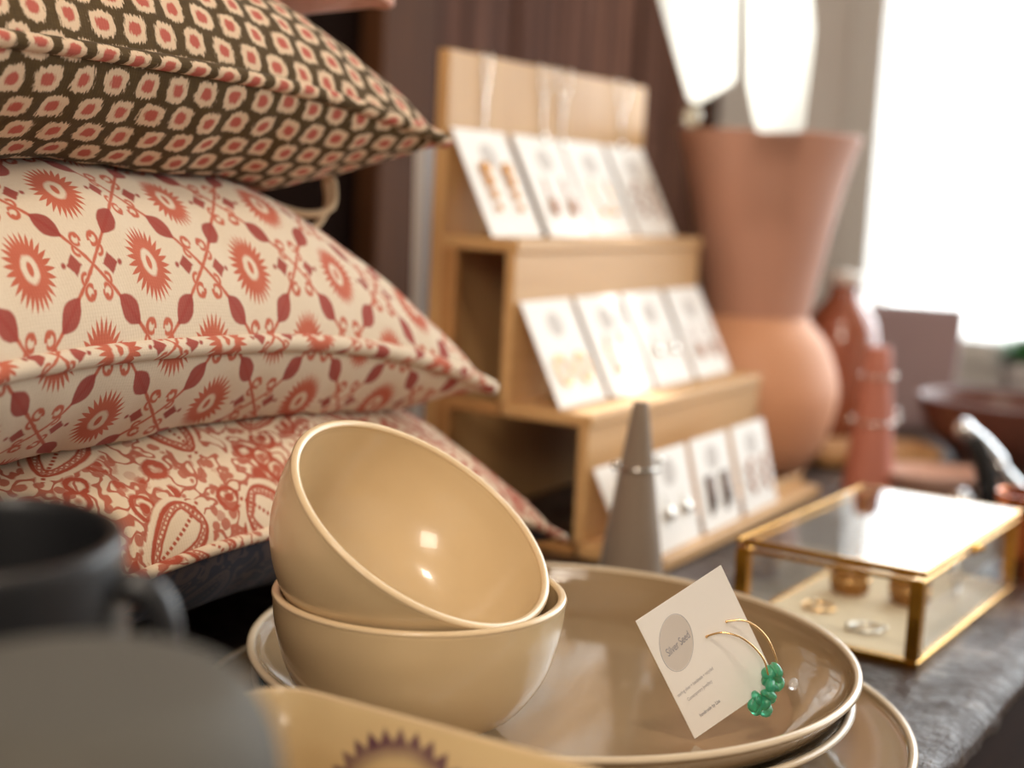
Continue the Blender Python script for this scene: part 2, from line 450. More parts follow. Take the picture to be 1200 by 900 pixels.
# ------------------------------------------------------------------ pillows
below_bvh = None
def make_pillow(name, label, cat_group, cx, cy, zs, W, D, rot, Tt, Tb, drop, m_top, m_bot, m_pipe, seed, pipe_r=0.0042, warp=0.004, tilt=0.0, seamfun=None):
    global below_bvh
    N = 150
    root = thing(name, label, 'pillow', Vector((cx, cy, T)), cat_group)
    par = [math.sin(PI/2*(-1 + 2*i/N)) for i in range(N + 1)]
    ca, sa = math.cos(rot), math.sin(rot)
    def plan(u, v):
        x = u*W/2*(1 - 0.055*(1 - v*v)*abs(u)**2) ; y = v*D/2*(1 - 0.055*(1 - u*u)*abs(v)**2)
        return x*ca - y*sa, x*sa + y*ca
    def seam(u, v):
        return zs - T - drop*abs(u)**2.6*(0.35 + 0.65*abs(v)**1.2) + tilt*u + (seamfun(u, v) if seamfun else 0)
    def thick(u, v, Th):
        return Th*((1 - abs(u)**3.4)**0.52)*((1 - abs(v)**3.0)**0.56)
    def wr(x, y, e):
        s = Vector((x*16, y*16, seed)); s2 = Vector((x*42, y*42, seed + 9))
        return (noise.noise(s)*warp*1.1 + noise.noise(s2)*warp*0.35)*e
    surf = {}
    for side, Th in ((1, Tt), (-1, Tb)):
        g = []
        for j in range(N + 1):
            row = []
            for i in range(N + 1):
                u, v = par[i], par[j]
                x, y = plan(u, v)
                th = thick(u, v, Th)
                e = min(1.0, th/Th*1.6)
                # puckers running in from the seams
                pk = 0.0016*math.sin(u*W*95 + noise.noise(Vector((u*5, seed, 1)))*4)*math.exp(-((1 - abs(v))*D/2)/0.022)*(1 - abs(v)**30)
                z = seam(u, v) + side*th + (wr(x, y + side*0.3, e) if th > 0 else 0) + pk
                if side < 0:
                    P = Vector((cx + x, cy + y, 2.0))
                    zz = T + z
                    zmin = T + 0.0012
                    if below_bvh:
                        h = below_bvh.ray_cast(P, Vector((0, 0, -1)))
                        if h[0] is not None: zmin = max(zmin, h[0].z + 0.003)
                    if zz < zmin: z = zmin - T
                row.append(Vector((x, y, z)))
            g.append(row)
        surf[side] = g
    # keep the seam shared and the top above the bottom
    for j in range(N + 1):
        for i in range(N + 1):
            if i in (0, N) or j in (0, N): surf[1][j][i].z = max(surf[1][j][i].z, surf[-1][j][i].z); surf[-1][j][i].z = surf[1][j][i].z
            else: surf[1][j][i].z = max(surf[1][j][i].z, surf[-1][j][i].z + 0.001)
    for side, nm, m in ((1, 'front_panel', m_top), (-1, 'back_panel', m_bot)):
        g = surf[side]; bm = BM(); uvl = bm.loops.layers.uv.new('UVMap')
        vs = [[bm.verts.new(p) for p in row] for row in g]
        U = [[0.0]*(N + 1) for _ in range(N + 1)]; V = [[0.0]*(N + 1) for _ in range(N + 1)]
        h = N//2
        for j in range(N + 1):
            for i in range(h + 1, N + 1): U[j][i] = U[j][i-1] + (g[j][i] - g[j][i-1]).length
            for i in range(h - 1, -1, -1): U[j][i] = U[j][i+1] - (g[j][i] - g[j][i+1]).length
        for i in range(N + 1):
            for j in range(h + 1, N + 1): V[j][i] = V[j-1][i] + (g[j][i] - g[j-1][i]).length
            for j in range(h - 1, -1, -1): V[j][i] = V[j+1][i] - (g[j][i] - g[j+1][i]).length
        for j in range(N):
            for i in range(N):
                f = bm.faces.new((vs[j][i], vs[j][i+1], vs[j+1][i+1], vs[j+1][i]))
                for l, (jj, ii) in zip(f.loops, ((j, i), (j, i+1), (j+1, i+1), (j+1, i))):
                    l[uvl].uv = (U[jj][ii] + 3.0 + seed*0.013, V[jj][ii]*1.0 + 3.0 + (0.031 if side < 0 else 0.0))
        me = bpy.data.meshes.new(nm)
        for f in bm.faces: f.smooth = True
        if side < 0: bmesh.ops.reverse_faces(bm, faces=bm.faces)
        bm.to_mesh(me); bm.free(); me.materials.append(m)
        o = bpy.data.objects.new(nm, me); C.objects.link(o); o.parent = root
    g = surf[1]
    if pipe_r:
        path = [g[0][i] for i in range(N)] + [g[j][N] for j in range(N)] + [g[N][N-i] for i in range(N)] + [g[N-j][0] for j in range(N)]
        pp = [path[0]]
        for p in path[1:]:
            if (p - pp[-1]).length > 0.0028: pp.append(p)
        pb = BM(); tube(pb, pp, pipe_r, 10, closed=True)
        uvl = pb.loops.layers.uv.new('UVMap')
        for f in pb.faces:
            for l in f.loops: l[uvl].uv = (l.vert.co.x + l.vert.co.y*0.6 + 3.1, l.vert.co.z*1.3 + 3.0 + l.vert.co.y*0.5)
        obj('piping', pb, m_pipe, root)
    # surface for the pillow above
    vv = [Vector((cx + p.x, cy + p.y, T + p.z)) for row in g for p in row]
    ff = [(j*(N+1)+i, j*(N+1)+i+1, (j+1)*(N+1)+i+1, (j+1)*(N+1)+i) for j in range(N) for i in range(N)]
    below_bvh = BVHTree.FromPolygons(vv, ff)
    return root, surf
GP = 'patterned pillows stacked against the wall'
make_pillow('pillow', 'cream pillow with red paisley print, bottom of the pillow stack', GP, 0.540, 0.634, 0.935, 0.475, 0.45, math.radians(-3), 0.068, 0.06, 0.046,
            M_paisley, M_navy, M_paisley, 3.0, 0.003)
make_pillow('pillow', 'cream pillow printed with red trellis flowers and fringed blossoms, piped edge', GP, 0.476, 0.638, 1.025, 0.46, 0.44, 0.0, 0.090, 0.068, 0.033,
            M_trellis, M_trellis, M_trellis, 11.0, 0.0045, tilt=-0.006)
mid_bvh = below_bvh
ikp, isurf = make_pillow('pillow', 'olive brown pillow dotted with cream and red ikat blocks', GP, 0.452, 0.660, 1.147, 0.46, 0.44, 0.0, 0.082, 0.066, 0.020,
            M_ikat, M_ikat, M_ikat, 23.0, 0.0038, tilt=-0.003)
make_pillow('pillow', 'plain dusty pink pillow, topmost of the pillow stack', GP, 0.45, 0.68, 1.229, 0.46, 0.40, 0.0, 0.06, 0.05, 0.03,
            M_pink, M_pink, M_pink, 31.0, 0.003)
# tie cord hanging from the ikat pillow
pts = smooth_prof([(0.625, 0.53, 1.088), (0.650, 0.515, 1.080), (0.672, 0.512, 1.084), (0.684, 0.52, 1.098), (0.690, 0.53, 1.100), (0.686, 0.525, 1.086), (0.667, 0.52, 1.072), (0.640, 0.52, 1.068)], 6)
lift = []
for p_ in pts:
    hit = mid_bvh.ray_cast(Vector((p_[0], p_[1], 2.0)), Vector((0, 0, -1)))[0]
    lift.append(Vector((p_[0], p_[1], max(p_[2], hit.z + 0.004) if hit else p_[2])))
pb = BM(); tube(pb, [p_ - Vector((0.452, 0.660, T)) for p_ in lift], 0.0022, 8)
obj('tie_cord', pb, M_cord, ikp)

# ------------------------------------------------------------------ plates and bowls
def plate_prof(R, h, floor, foot):
    # outside from the foot up to the rim, then inside down to the centre
    return smooth_prof([(0.0, 0.002), (foot*0.8, 0.002), (foot*0.93, 0.0), (foot, 0.0), (foot*1.05, 0.003), (R*0.80, floor*0.75 + 0.001), (R*0.93, h*0.52), (R*0.985, h*0.84), (R, h - 0.0012)], 5)[:-1] + \
        [(R, h - 0.001), (R - 0.0008, h), (R - 0.0024, h), (R - 0.0036, h - 0.0012)] + \
        smooth_prof([(R - 0.0042, h - 0.003), (R*0.955, h*0.72), (R*0.90, floor + (h - floor)*0.36), (R*0.82, floor + (h-floor)*0.10), (R*0.72, floor), (R*0.4, floor - 0.0005), (0.0, floor - 0.0008)], 6)
def rim_ring(R, h):
    return [(R + 0.0003, h - 0.0018), (R + 0.0001, h - 0.0004), (R - 0.0008, h + 0.0004), (R - 0.0024, h + 0.0004), (R - 0.0039, h - 0.0010), (R - 0.0020, h - 0.0020)]
def plate(name, label, loc, R, h, floor, foot):
    t = thing(name, label, 'plate', Vector(loc), 'plates stacked under the bowls')
    obj('dish_body', lathe(BM(), plate_prof(R, h, floor, foot), 128), M_plate, t)
    obj('rim', lathe(BM(), rim_ring(R, h), 128, closed=True), M_rim, t)
    return t
plate('dinner_plate', 'wide taupe plate, lowest of the stack on the counter', (0.574, 0.300, T + 0.001), 0.166, 0.0125, 0.0055, 0.095)
plate('dinner_plate', 'taupe plate sandwiched between the top plate and the wide lowest one', (0.577, 0.302, T + 0.0072), 0.139, 0.0215, 0.0055, 0.085)
plate('dinner_plate', 'deep taupe plate on top of the stack, holding bowls and earring card', (0.577, 0.302, T + 0.0134), 0.141, 0.0285, 0.0065, 0.082)

def bowl_prof(k, R=0.0605, h=0.0575, w=0.0034):
    out = smooth_prof([(0.0, 0.0018), (0.018, 0.0018), (0.022, 0.0), (0.026, 0.0), (0.030, 0.0018), (0.043, 0.0095), (0.0535, 0.024), (0.0588, 0.041), (0.0604, h - 0.003)], 6)
    inn = smooth_prof([(R - w, h - 0.003), (0.0555, 0.041), (0.050, 0.025), (0.040, 0.0125), (0.026, 0.0062), (0.012, 0.005), (0.0, 0.0048)], 6)
    return [(r*k, z*k) for r, z in out + [(R + 0.0001, h - 0.0014), (R - 0.0005, h - 0.0003), (R - w*0.5, h), (R - w + 0.0005, h - 0.0003), (R - w - 0.0001, h - 0.0014)] + inn]
def bowl(label, M, k):
    t = thing('bowl', label, 'bowl', M, 'cream bowls on the plate')
    obj('bowl_body', lathe(BM(), bowl_prof(k), 128), M_bowl, t)
    R, h = 0.0605, 0.0575
    obj('rim', lathe(BM(), [(r*k, z*k) for r, z in ((R + 0.0003, h - 0.0014), (R - 0.0002, h - 0.0001), (R - 0.0017, h + 0.0004), (R - 0.0032, h - 0.0001), (R - 0.0037, h - 0.0014), (R - 0.0017, h - 0.0022))], 128, closed=True), M_bowlrim, t)
    return t
BK = 1.03
bowl('upright cream bowl standing on the plate with the other bowl in it', Matrix.Translation((0.4985, 0.326, T + 0.0205)), BK)
N_ = Vector((-0.0003, -0.5656, 0.8247)).normalized(); xa = Vector((1, 0, 0)); xa = (xa - N_*xa.dot(N_)).normalized(); ya = N_.cross(xa)
cr = Vector((0.4964, 0.3237, 0.9610))
bowl('tipped cream bowl resting inside the upright bowl', axes(cr - N_*0.0575*BK, xa, ya, N_), BK)

# ------------------------------------------------------------------ square dish with a purple flower
M_dish = mat('painted_dish_glaze', srgb(214, 186, 140), 0.2); begin(M_dish)
x, y, z = sep(coords())
fx = y - 0.010; fz = z - 0.048
rr = hyp(fx, fz); th = X.op('ARCTAN2', fz, fx)
ray = ((th*(30/(2*PI))).fract() - 0.5).abs()*2.0
on = ink(0.035 - x, 0.004)
ring = ink(rr - (0.0255 + ray*0.0048), 0.0020)*ink(0.0222 - rr, 0.006)*on*(0.55 + noise_tex(coords(), 160, 2)*0.6).clamp()
core = ink(rr - 0.0135, 0.004)*on
c = mix(ring, srgb(214, 186, 140), srgb(92, 54, 76)); c = mix(core*0.8, c, srgb(150, 96, 40))
to(M_dish, c, 'Base Color')
t = thing('square_dish', 'cream square dish painted inside with a purple fringed flower', 'dish', Vector((0.315, 0.2315, T)))
def rsq(a, r, n=10):
    o = []
    for k, (sx, sy) in enumerate(((1, 1), (-1, 1), (-1, -1), (1, -1))):
        for i in range(n + 1):
            an = PI/2*k + PI/2*i/n
            o.append((sx*(a - r) + r*math.cos(an), sy*(a - r) + r*math.sin(an)))
    return o
bm = BM(); rings = []
for a, r, z in ((0.028, 0.015, 0.001), (0.036, 0.018, 0.001), (0.040, 0.02, 0.004), (0.048, 0.02, 0.03), (0.0515, 0.02, 0.06), (0.0545, 0.0195, 0.0795), (0.0542, 0.0193, 0.0805), (0.0528, 0.0182, 0.081), (0.0516, 0.017, 0.0803), (0.0485, 0.0165, 0.06), (0.045, 0.017, 0.03), (0.040, 0.018, 0.012), (0.032, 0.016, 0.007), (0.01, 0.006, 0.0065)):
    rings.append([bm.verts.new((px, py + math.copysign(0.015, py), z)) for px, py in rsq(a, r)])
for A, B in zip(rings, rings[1:]):
    n = len(A)
    for i in range(n): bm.faces.new((A[i], A[(i+1) % n], B[(i+1) % n], B[i]))
bm.faces.new(rings[0][::-1]); bm.faces.new(rings[-1])
obj('dish_body', bm, M_dish, t)
rb = BM(); tube(rb, [(px, py + math.copysign(0.015, py), 0.0806) for px, py in rsq(0.0532, 0.0185)], 0.0011, 8, closed=True); obj('rim', rb, M_bowlrim, t)

# ------------------------------------------------------------------ mugs and jar in front
def mug(label, loc, rot, group, tip=0.0):
    t = thing('mug', label, 'mug', Matrix.Translation(loc) @ Matrix.Rotation(tip, 4, (0.498, -0.867, 0)) @ Matrix.Rotation(rot, 4, 'Z'), group)
    R, h = 0.0325, 0.0780
    pr = smooth_prof([(0.0, 0.0015), (0.022, 0.0015), (0.027, 0.0), (0.0305, 0.001), (0.0335, 0.008), (0.0338, 0.03), (R, h - 0.003)], 5) + \
        [(R, h - 0.001), (R - 0.0008, h), (R - 0.0026, h), (R - 0.0034, h - 0.001)] + smooth_prof([(R - 0.0036, h - 0.004), (0.0276, 0.03), (0.0262, 0.012), (0.02, 0.006), (0.0, 0.005)], 5)
    obj('mug_body', lathe(BM(), pr, 72), M_dark, t)
    hp = smooth_prof([(R - 0.002, 0, h - 0.013), (R + 0.004, 0, h - 0.011), (R + 0.0095, 0, h - 0.015), (R + 0.0118, 0, h - 0.026), (R + 0.0105, 0, h - 0.040), (R + 0.006, 0, h - 0.050), (R - 0.001, 0, h - 0.054)], 6)
    hb = BM(); tube(hb, hp, 0.0040, 12); obj('handle', hb, M_dark, t)
    return t
mx, my = 0.2410, 0.2840
mug('dark charcoal mug standing on another mug beside the pillows', Vector((mx, my, 0.9322)), math.radians(-62), 'stacked charcoal mugs', math.radians(5))
mug('dark charcoal mug underneath another mug of its kind', Vector((mx, my, T + 0.001)), math.radians(170), 'stacked charcoal mugs')
t = thing('stoneware_jar', 'blurred grey stoneware jar with domed lid in front of dark mugs', 'jar', Vector((0.187, 0.199, T)))
RJ = 0.040
obj('jar_body', lathe(BM(), smooth_prof([(0.0, 0.002), (0.028, 0.001), (0.034, 0.004), (0.039, 0.03), (RJ, 0.08), (RJ, 0.114)], 6) + [(RJ - 0.001, 0.1155), (0.0, 0.1155)], 80), M_jar, t)
obj('lid', lathe(BM(), [(0.0, 0.116), (RJ - 0.001, 0.116)] + smooth_prof([(RJ, 0.1175), (RJ - 0.0003, 0.130), (RJ - 0.002, 0.142), (RJ - 0.007, 0.151), (RJ - 0.014, 0.1545), (0.0, 0.1555)], 7), 80), M_jar, t)

# ------------------------------------------------------------------ earring card with hoops on the plate
def mtext(txt, size, loc, m, parent, name, shear=0.0, wide=0.01, turn=0.0):
    cu = bpy.data.curves.new(name, 'FONT'); cu.body = txt; cu.size = size; cu.align_x = 'CENTER'; cu.align_y = 'CENTER'; cu.shear = shear
    cu.extrude = 0.00003
    o = bpy.data.objects.new(name, cu); C.objects.link(o)
    dg = bpy.context.evaluated_depsgraph_get(); me = bpy.data.meshes.new_from_object(o.evaluated_get(dg))
    bpy.data.objects.remove(o)
    me.materials.clear(); me.materials.append(m)
    o = bpy.data.objects.new(name, me); C.objects.link(o); o.parent = parent; o.location = loc; o.rotation_euler = (0, 0, math.radians(turn)); o.scale = (wide/o.dimensions.x, 1, 1)
    return o
xd = Vector((0.0287, -0.0233, 0.0212)).normalized(); yd = Vector((-0.0216, 0.0200, 0.0511)); yd = (yd - xd*yd.dot(xd)).normalized(); zd = xd.cross(yd)
cw, chh = 0.0444, 0.0614
EYE = Vector((0, 0, 1.10)); ctr = EYE + (Vector((0.53553, 0.20898, 0.91635)) - EYE)*1.042
MC = axes(ctr, xd, yd, zd)
t = thing('earring_card', 'white printed jewellery card propped in the deep plate with hoop earrings', 'card', MC)
cb = BM(); box(cb, (-cw/2, -chh/2, -0.00025), (cw/2, chh/2, 0.00025)); obj('card_sheet', cb, M_card, t, False)
pts = [(0.0078*math.cos(a*2*PI/60), 0.0126*math.sin(a*2*PI/60)) for a in range(60)]
LR = math.radians(-20)
lb = BM(); tube(lb, [(x, y, 0.0003) for x, y in pts], 0.00016, 4, closed=True)
lo = obj('logo_ring', lb, M_fineink, t); lo.location = (-0.0106, 0.0121, 0); lo.rotation_euler = (0, 0, LR)
M_disc = mat('logo_disc', srgb(216, 207, 199), 0.75)
db = BM(); prism(db, [(x*0.97, y*0.97) for x, y in pts], 0.00025, 0.0003); d_ = obj('logo_disc', db, M_disc, t, False); d_.location = (-0.0106, 0.0121, 0); d_.rotation_euler = (0, 0, LR)
mtext('Silver Seed', 0.0052, (-0.0104, 0.0112, 0.0004), M_ink, t, 'logo_lettering', 0.25, 0.0130, 10)
mtext('sterling silver + handmade + recycled', 0.0024, (-0.0108, -0.0082, 0.0004), M_fineink, t, 'small_lettering', 0, 0.0194, 5)
mtext('Contemporary Jewellery', 0.0024, (-0.0107, -0.0127, 0.0004), M_fineink, t, 'small_lettering', 0, 0.0133, 5)
mtext('handmade by Lisa', 0.0024, (-0.0102, -0.0225, 0.0004), M_ink, t, 'small_lettering', 0, 0.0108, 4)
# hoops: local card coordinates -> world
M_bead = mat('green_sea_glass', srgb(96, 214, 172), 0.28, Transmission_Weight=0.65, IOR=1.45)
M_bead.node_tree.nodes['Principled BSDF'].inputs['Subsurface Weight'].default_value = 0.2
def hoop(label, pts, beads):
    base = Vector(pts[0])
    t = thing('hoop_earring', label, 'earring', MC @ Matrix.Translation(base), 'hoop earrings on the card')
    hb = BM(); tube(hb, [Vector(p) - base for p in smooth_prof(pts, 8)], 0.00042, 8)
    ball(hb, (0, 0, 0.0006), 0.0006)
    obj('hoop', hb, M_gold, t)
    for (c, n) in beads:
        bb = BM()
        q = Matrix.Rotation(n, 4, 'X') @ Matrix.Rotation(n*1.7, 4, 'Y')
        ball(bb, (0, 0, 0), 0.0037, (1.0, 0.94, 0.55), q, 14, 8)
        for v_ in bb.verts: v_.co += v_.co.normalized()*0.00018*math.sin(v_.co.x*2900 + n)*math.sin(v_.co.y*2500)
        o = obj('bead', bb, M_bead, t); o.location = Vector(c) - base
# c: card-local (x right along the top edge, y up, z out)
hoop('slim gold hoop nearer the printed logo, hung with green sea glass', [(0.0024, 0.0068, 0.0002), (0.0090, 0.0057, 0.004), (0.0148, -0.0006, 0.008), (0.0178, -0.0113, 0.010), (0.0159, -0.0211, 0.0105), (0.0129, -0.0268, 0.010)],
     [((0.0150, -0.0235, 0.0115), 0.4), ((0.0125, -0.0262, 0.0118), 1.3), ((0.0095, -0.0285, 0.0105), 2.2), ((0.0078, -0.0258, 0.0095), 3.0), ((0.0118, -0.0292, 0.0095), 4.1), ((0.0060, -0.0300, 0.0085), 5.0), ((0.0088, -0.0325, 0.0095), 5.7), ((0.0055, -0.0275, 0.0100), 0.1)])
hoop('slim gold hoop nearer the card edge, hung with green sea glass', [(0.0133, 0.0075, 0.0002), (0.0200, 0.0046, 0.004), (0.0237, -0.0035, 0.008), (0.0236, -0.0145, 0.009), (0.0210, -0.0225, 0.009)],
     [((0.0212, -0.0200, 0.0095), 0.9), ((0.0182, -0.0195, 0.0085), 1.9), ((0.0202, -0.0238, 0.0080), 2.7), ((0.0168, -0.0222, 0.0075), 3.6), ((0.0160, -0.0250, 0.0090), 4.4), ((0.0190, -0.0262, 0.0085), 5.3)])
M_crystal = mat('clear_crystal', (1, 1, 1, 1), 0.05, Transmission_Weight=0.8, IOR=1.5)
cbm = BM(); ball(cbm, (0, 0, 0), 0.0023, (1, 1, 1.2)); o = tag(obj('crystal_bead', cbm, M_crystal), 'tiny clear crystal bead lying in the plate beside green beads', 'bead')
o.location = (0.6170, 0.1981, 0.8822)

# ------------------------------------------------------------------ ring cone
M_cone = mat('taupe_velvet', srgb(126, 109, 93), 0.8, Sheen_Weight=0.2)
t = thing('ring_cone', 'tall taupe cone ring holder behind the plate', 'ring cone', Vector((0.787, 0.361, T)))
obj('cone_body', lathe(BM(), [(0.0, 0.0), (0.0225, 0.0), (0.0228, 0.002)] + [(0.0228 - 0.0181*i/12, 0.002 + 0.1235*i/12) for i in range(1, 13)] + [(0.004, 0.1262), (0.0, 0.1265)], 48), M_cone, t)
def finger_ring(label, loc, R, wr, balls, m=M_silver, M=None, group=None):
    q = Matrix.Translation(loc) @ (M or Matrix.Identity(4))
    t = thing('finger_ring', label, 'ring', q, group)
    rb = BM(); tube(rb, [(R*math.cos(a*2*PI/40), R*math.sin(a*2*PI/40), 0) for a in range(40)], wr, 8, closed=True); obj('band', rb, m, t)
    for a, z, r in balls:
        bb = BM(); ball(bb, ((R + r*0.6)*math.cos(a), (R + r*0.6)*math.sin(a), z), r); obj('setting_bead', bb, M_silver, t)
    return t
zr = 0.086
a0 = math.atan2(-0.868, 0.497)
finger_ring('thin silver ring with tiny beads slipped over the taupe cone', Vector((0.787, 0.361, T + zr)), 0.0228 - 0.0181*(zr - 0.002)/0.1235 + 0.0011, 0.0009,
            [(a0, 0.0045, 0.0026), (a0 + 0.15, -0.001, 0.0022), (a0 + PI, 0.0, 0.0026)])

# ------------------------------------------------------------------ stepped wooden display stand
SX0, SX1 = 0.864, 1.19
YT, YM, YU, YB = 0.372, 0.434, 0.498, 0.559
ZT, ZM, ZU, ZB = 0.0100, 0.1000, 0.2150, 0.345       # above the counter
t = thing('display_stand', 'stepped pale plywood stand showing jewellery cards on three tiers', 'display stand', Vector((SX0, 0, T)))
W_ = SX1 - SX0; th = 0.009
obj('backboard', box(BM(), (0, YB, 0.0), (W_, YB + 0.010, ZB), 0.0012, 1), M_birch_z, t, False)
bm = BM(); box(bm, (0, YT, 0.0005), (W_, YM + 0.004, ZT), 0.0012, 1); obj('bottom_shelf', bm, M_birch_x, t, False)
obj('card_ledge', box(BM(), (0.004, 0.3868, ZT), (W_ - 0.004, 0.3905, ZT + 0.010), 0.0008, 1), M_birch_x, t, False)
obj('middle_shelf', box(BM(), (0, YM - 0.002, ZM - th), (W_, YU + 0.006, ZM), 0.0012, 1), M_birch_x, t, False)
obj('upper_shelf', box(BM(), (0, YU - 0.002, ZU - th), (W_, YB, ZU), 0.0012, 1), M_birch_x, t, False)
obj('riser_board', box(BM(), (0.0, YM, ZT), (W_, YM + 0.008, ZM - th), 0.001, 1), M_birch_x, t, False)
obj('riser_board', box(BM(), (0.0, YU, ZM), (W_, YU + 0.008, ZU - th), 0.001, 1), M_birch_x, t, False)
for xx in (0.0, W_ - 0.008):
    obj('rear_upright', box(BM(), (xx, YB - 0.012, 0.0), (xx + 0.008, YB, ZU - th), 0.001, 1), M_birch_d, t, False)
obj('base_rail', box(BM(), (0, YM + 0.008, 0.0), (0.008, YB - 0.012, 0.008), 0.001, 1), M_birch_d, t, False)
obj('middle_rail', box(BM(), (0, YU + 0.008, ZM - th), (0.008, YB - 0.012, ZM), 0.001, 1), M_birch_d, t, False)

M_print = mat('soft_logo_print', srgb(206, 198, 192), 0.8)
M_amber = mat('amber_drop', srgb(206, 142, 58), 0.25, 0.6)
M_rose = mat('rose_metal', srgb(176, 132, 110), 0.3, 0.7)
M_darkm = mat('oxidised_metal', srgb(120, 100, 92), 0.35, 0.6)
def jcard(i, label, x, tier, kind, w=0.068, h=0.080, twist=0.0, dy=0.0):
    lean = math.radians(27)
    yf, z0 = {0: (YM, ZT), 1: (YU, ZM), 2: (YB, ZU)}[tier]
    if tier == 0 and i > 0: lean = math.radians(15); yf = 0.3985
    # foot of the card on the shelf, head against the board behind
    foot = Vector((x, yf - 0.0025 - math.sin(lean)*h - dy, T + z0 + 0.0008))
    M = Matrix.Translation(foot) @ Matrix.Rotation(twist, 4, 'Z') @ Matrix.Rotation(PI/2 - lean, 4, 'X')
    t = thing('jewellery_card', label, 'card', M, 'jewellery cards on the stand')
    obj('card_sheet', box(BM(), (0, 0, -0.0003), (w, h, 0.0003)), M_card, t, False)
    pb = BM(); prism(pb, [(w/2 + 0.011*math.cos(a*2*PI/32), h*0.76 + 0.0095*math.sin(a*2*PI/32)) for a in range(32)], 0.0003, 0.0005); obj('logo_print', pb, M_print, t, False)
    for s in (-1, 1):
        eb = BM(); cx = w/2 + s*w*0.21; m = M_gold
        if kind == 'hoops':
            tube(eb, [(cx + 0.0085*math.cos(a*2*PI/32), h*0.33 + 0.011*math.sin(a*2*PI/32), 0.0022) for a in range(32)], 0.0011, 6, closed=True)
        elif kind == 'amber':
            m = M_amber
            for i in range(4): ball(eb, (cx, h*(0.62 - 0.12*i), 0.003), 0.0045 - 0.0006*i, (1, 1.3, 0.6))
        elif kind == 'studs':
            m = M_silver; ball(eb, (cx, h*0.36, 0.0028), 0.0052, (1, 1, 0.6)); tube(eb, [(cx, h*0.36, 0.002), (cx, h*0.55, 0.0008)], 0.0006, 6)
        elif kind == 'bars':
            m = M_darkm
            for i in range(3): tube(eb, [(cx + (i - 1)*0.005, h*0.56, 0.0016), (cx + (i - 1)*0.005, h*(0.16 + 0.04*i), 0.0016)], 0.0011, 6)
            tube(eb, [(cx - 0.006, h*0.57, 0.0016), (cx + 0.006, h*0.57, 0.0016)], 0.0009, 6)
        elif kind == 'drops':
            m = M_rose; tube(eb, [(cx, h*0.58, 0.0014), (cx, h*0.34, 0.0014)], 0.0007, 6); ball(eb, (cx, h*0.28, 0.003), 0.0050, (0.8, 1.5, 0.5))
        elif kind == 'leaves':
            m = M_rose
            for i in range(5): ball(eb, (cx + (-1)**i*0.003, h*(0.56 - 0.08*i), 0.0022), 0.0038, (1, 0.7, 0.4), Matrix.Rotation((-1)**i*0.7, 4, 'Z'))
        else:   # chain
            tube(eb, [(cx - s*0.004, h*0.60, 0.001), (cx + s*0.002, h*0.45, 0.0012), (cx - s*0.005, h*0.26, 0.0012)], 0.0007, 6); ball(eb, (cx - s*0.005, h*0.24, 0.0024), 0.0026)
        obj('earring', eb, m, t)
    return t
kinds = {2: [('amber', 'amber and dark drop earrings'), ('drops', 'rose drop earrings'), ('chain', 'fine gold chain earrings'), ('leaves', 'dark leaf earrings')],
         1: [('hoops', 'two gold rings hanging'), ('chain', 'thin gold threads'), ('studs', 'silver studs'), ('drops', 'pale rose drops')],
         0: [('chain', 'threads half hidden by the cone'), ('studs', 'pearl studs beside the cone'), ('bars', 'dark fringe bars'), ('leaves', 'dark leafy clusters')]}
tiername = {2: 'top tier', 1: 'middle tier', 0: 'bottom tier'}
pos = {2: [0.866, 0.950, 1.027, 1.108], 1: [0.869, 0.950, 1.030, 1.112], 0: [0.870, 0.872, 0.950, 1.030]}
tw = {2: [0.0, 0.02, -0.02, 0.03], 1: [0.02, 0.0, -0.02, 0.03], 0: [0.04, 0.0, 0.03, 0.0]}
for tier in (2, 1, 0):
    for i, (k, d) in enumerate(kinds[tier]):
        jcard(i, 'white card with %s on the %s of the stand' % (d, tiername[tier]), pos[tier][i], tier, k, 0.073 if tier else 0.069, ((0.068 if i else 0.058), 0.080, 0.084)[tier], 0.0)
# necklaces hung over the top of the backboard
def necklace(label, x, L, w):
    t = thing('necklace', label, 'necklace', Vector((x, YB - 0.001, T + ZB)), 'necklaces over the backboard')
    cb = BM(); tube(cb, smooth_prof([(0, 0.006, 0.0012), (0, -0.001, 0.0008), (0.001, -0.0014, -0.01), (w*0.45, -0.0014, -L*0.6), (w*0.5, -0.0014, -L), (w*0.55, -0.0014, -L*0.6), (w - 0.001, -0.0014, -0.01), (w, -0.001, 0.0008), (w, 0.006, 0.0012)], 6), 0.0007, 6)
    obj('chain', cb, M_silver, t)
    pb = BM(); ball(pb, (w*0.5, -0.0035, -L - 0.004), 0.0034, (1, 0.6, 1.3)); obj('pendant', pb, M_silver, t)
necklace('silver necklace hung over the board beside the pillow corner', 0.905, 0.062, 0.012)
necklace('silver necklace second along from the pillow on the board', 0.99, 0.05, 0.016)
necklace('fine silver necklace third along from the pillow on the board', 1.02, 0.055, 0.02)
necklace('silver necklace near the far end of the board', 1.125, 0.05, 0.024)
# thin pale board leaning behind the stand
M_pale = mat('pale_board', srgb(228, 226, 230), 0.5)
q = Matrix.Translation((0.935, 0.62, T + 0.0005)) @ Matrix.Rotation(math.radians(2), 4, 'Z') @ Matrix.Rotation(math.radians(-1.0), 4, 'X')
t = thing('leaning_panel', 'thin pale panel standing on edge behind the stand', 'panel', q)
obj('panel_board', box(BM(), (0, 0, 0), (0.2, 0.006, 0.285), 0.001, 1), M_pale, t, False)
obj('panel_edging', box(BM(), (-0.002, -0.001, 0), (0.0, 0.007, 0.285), 0.0004, 1), M_white, t, False)

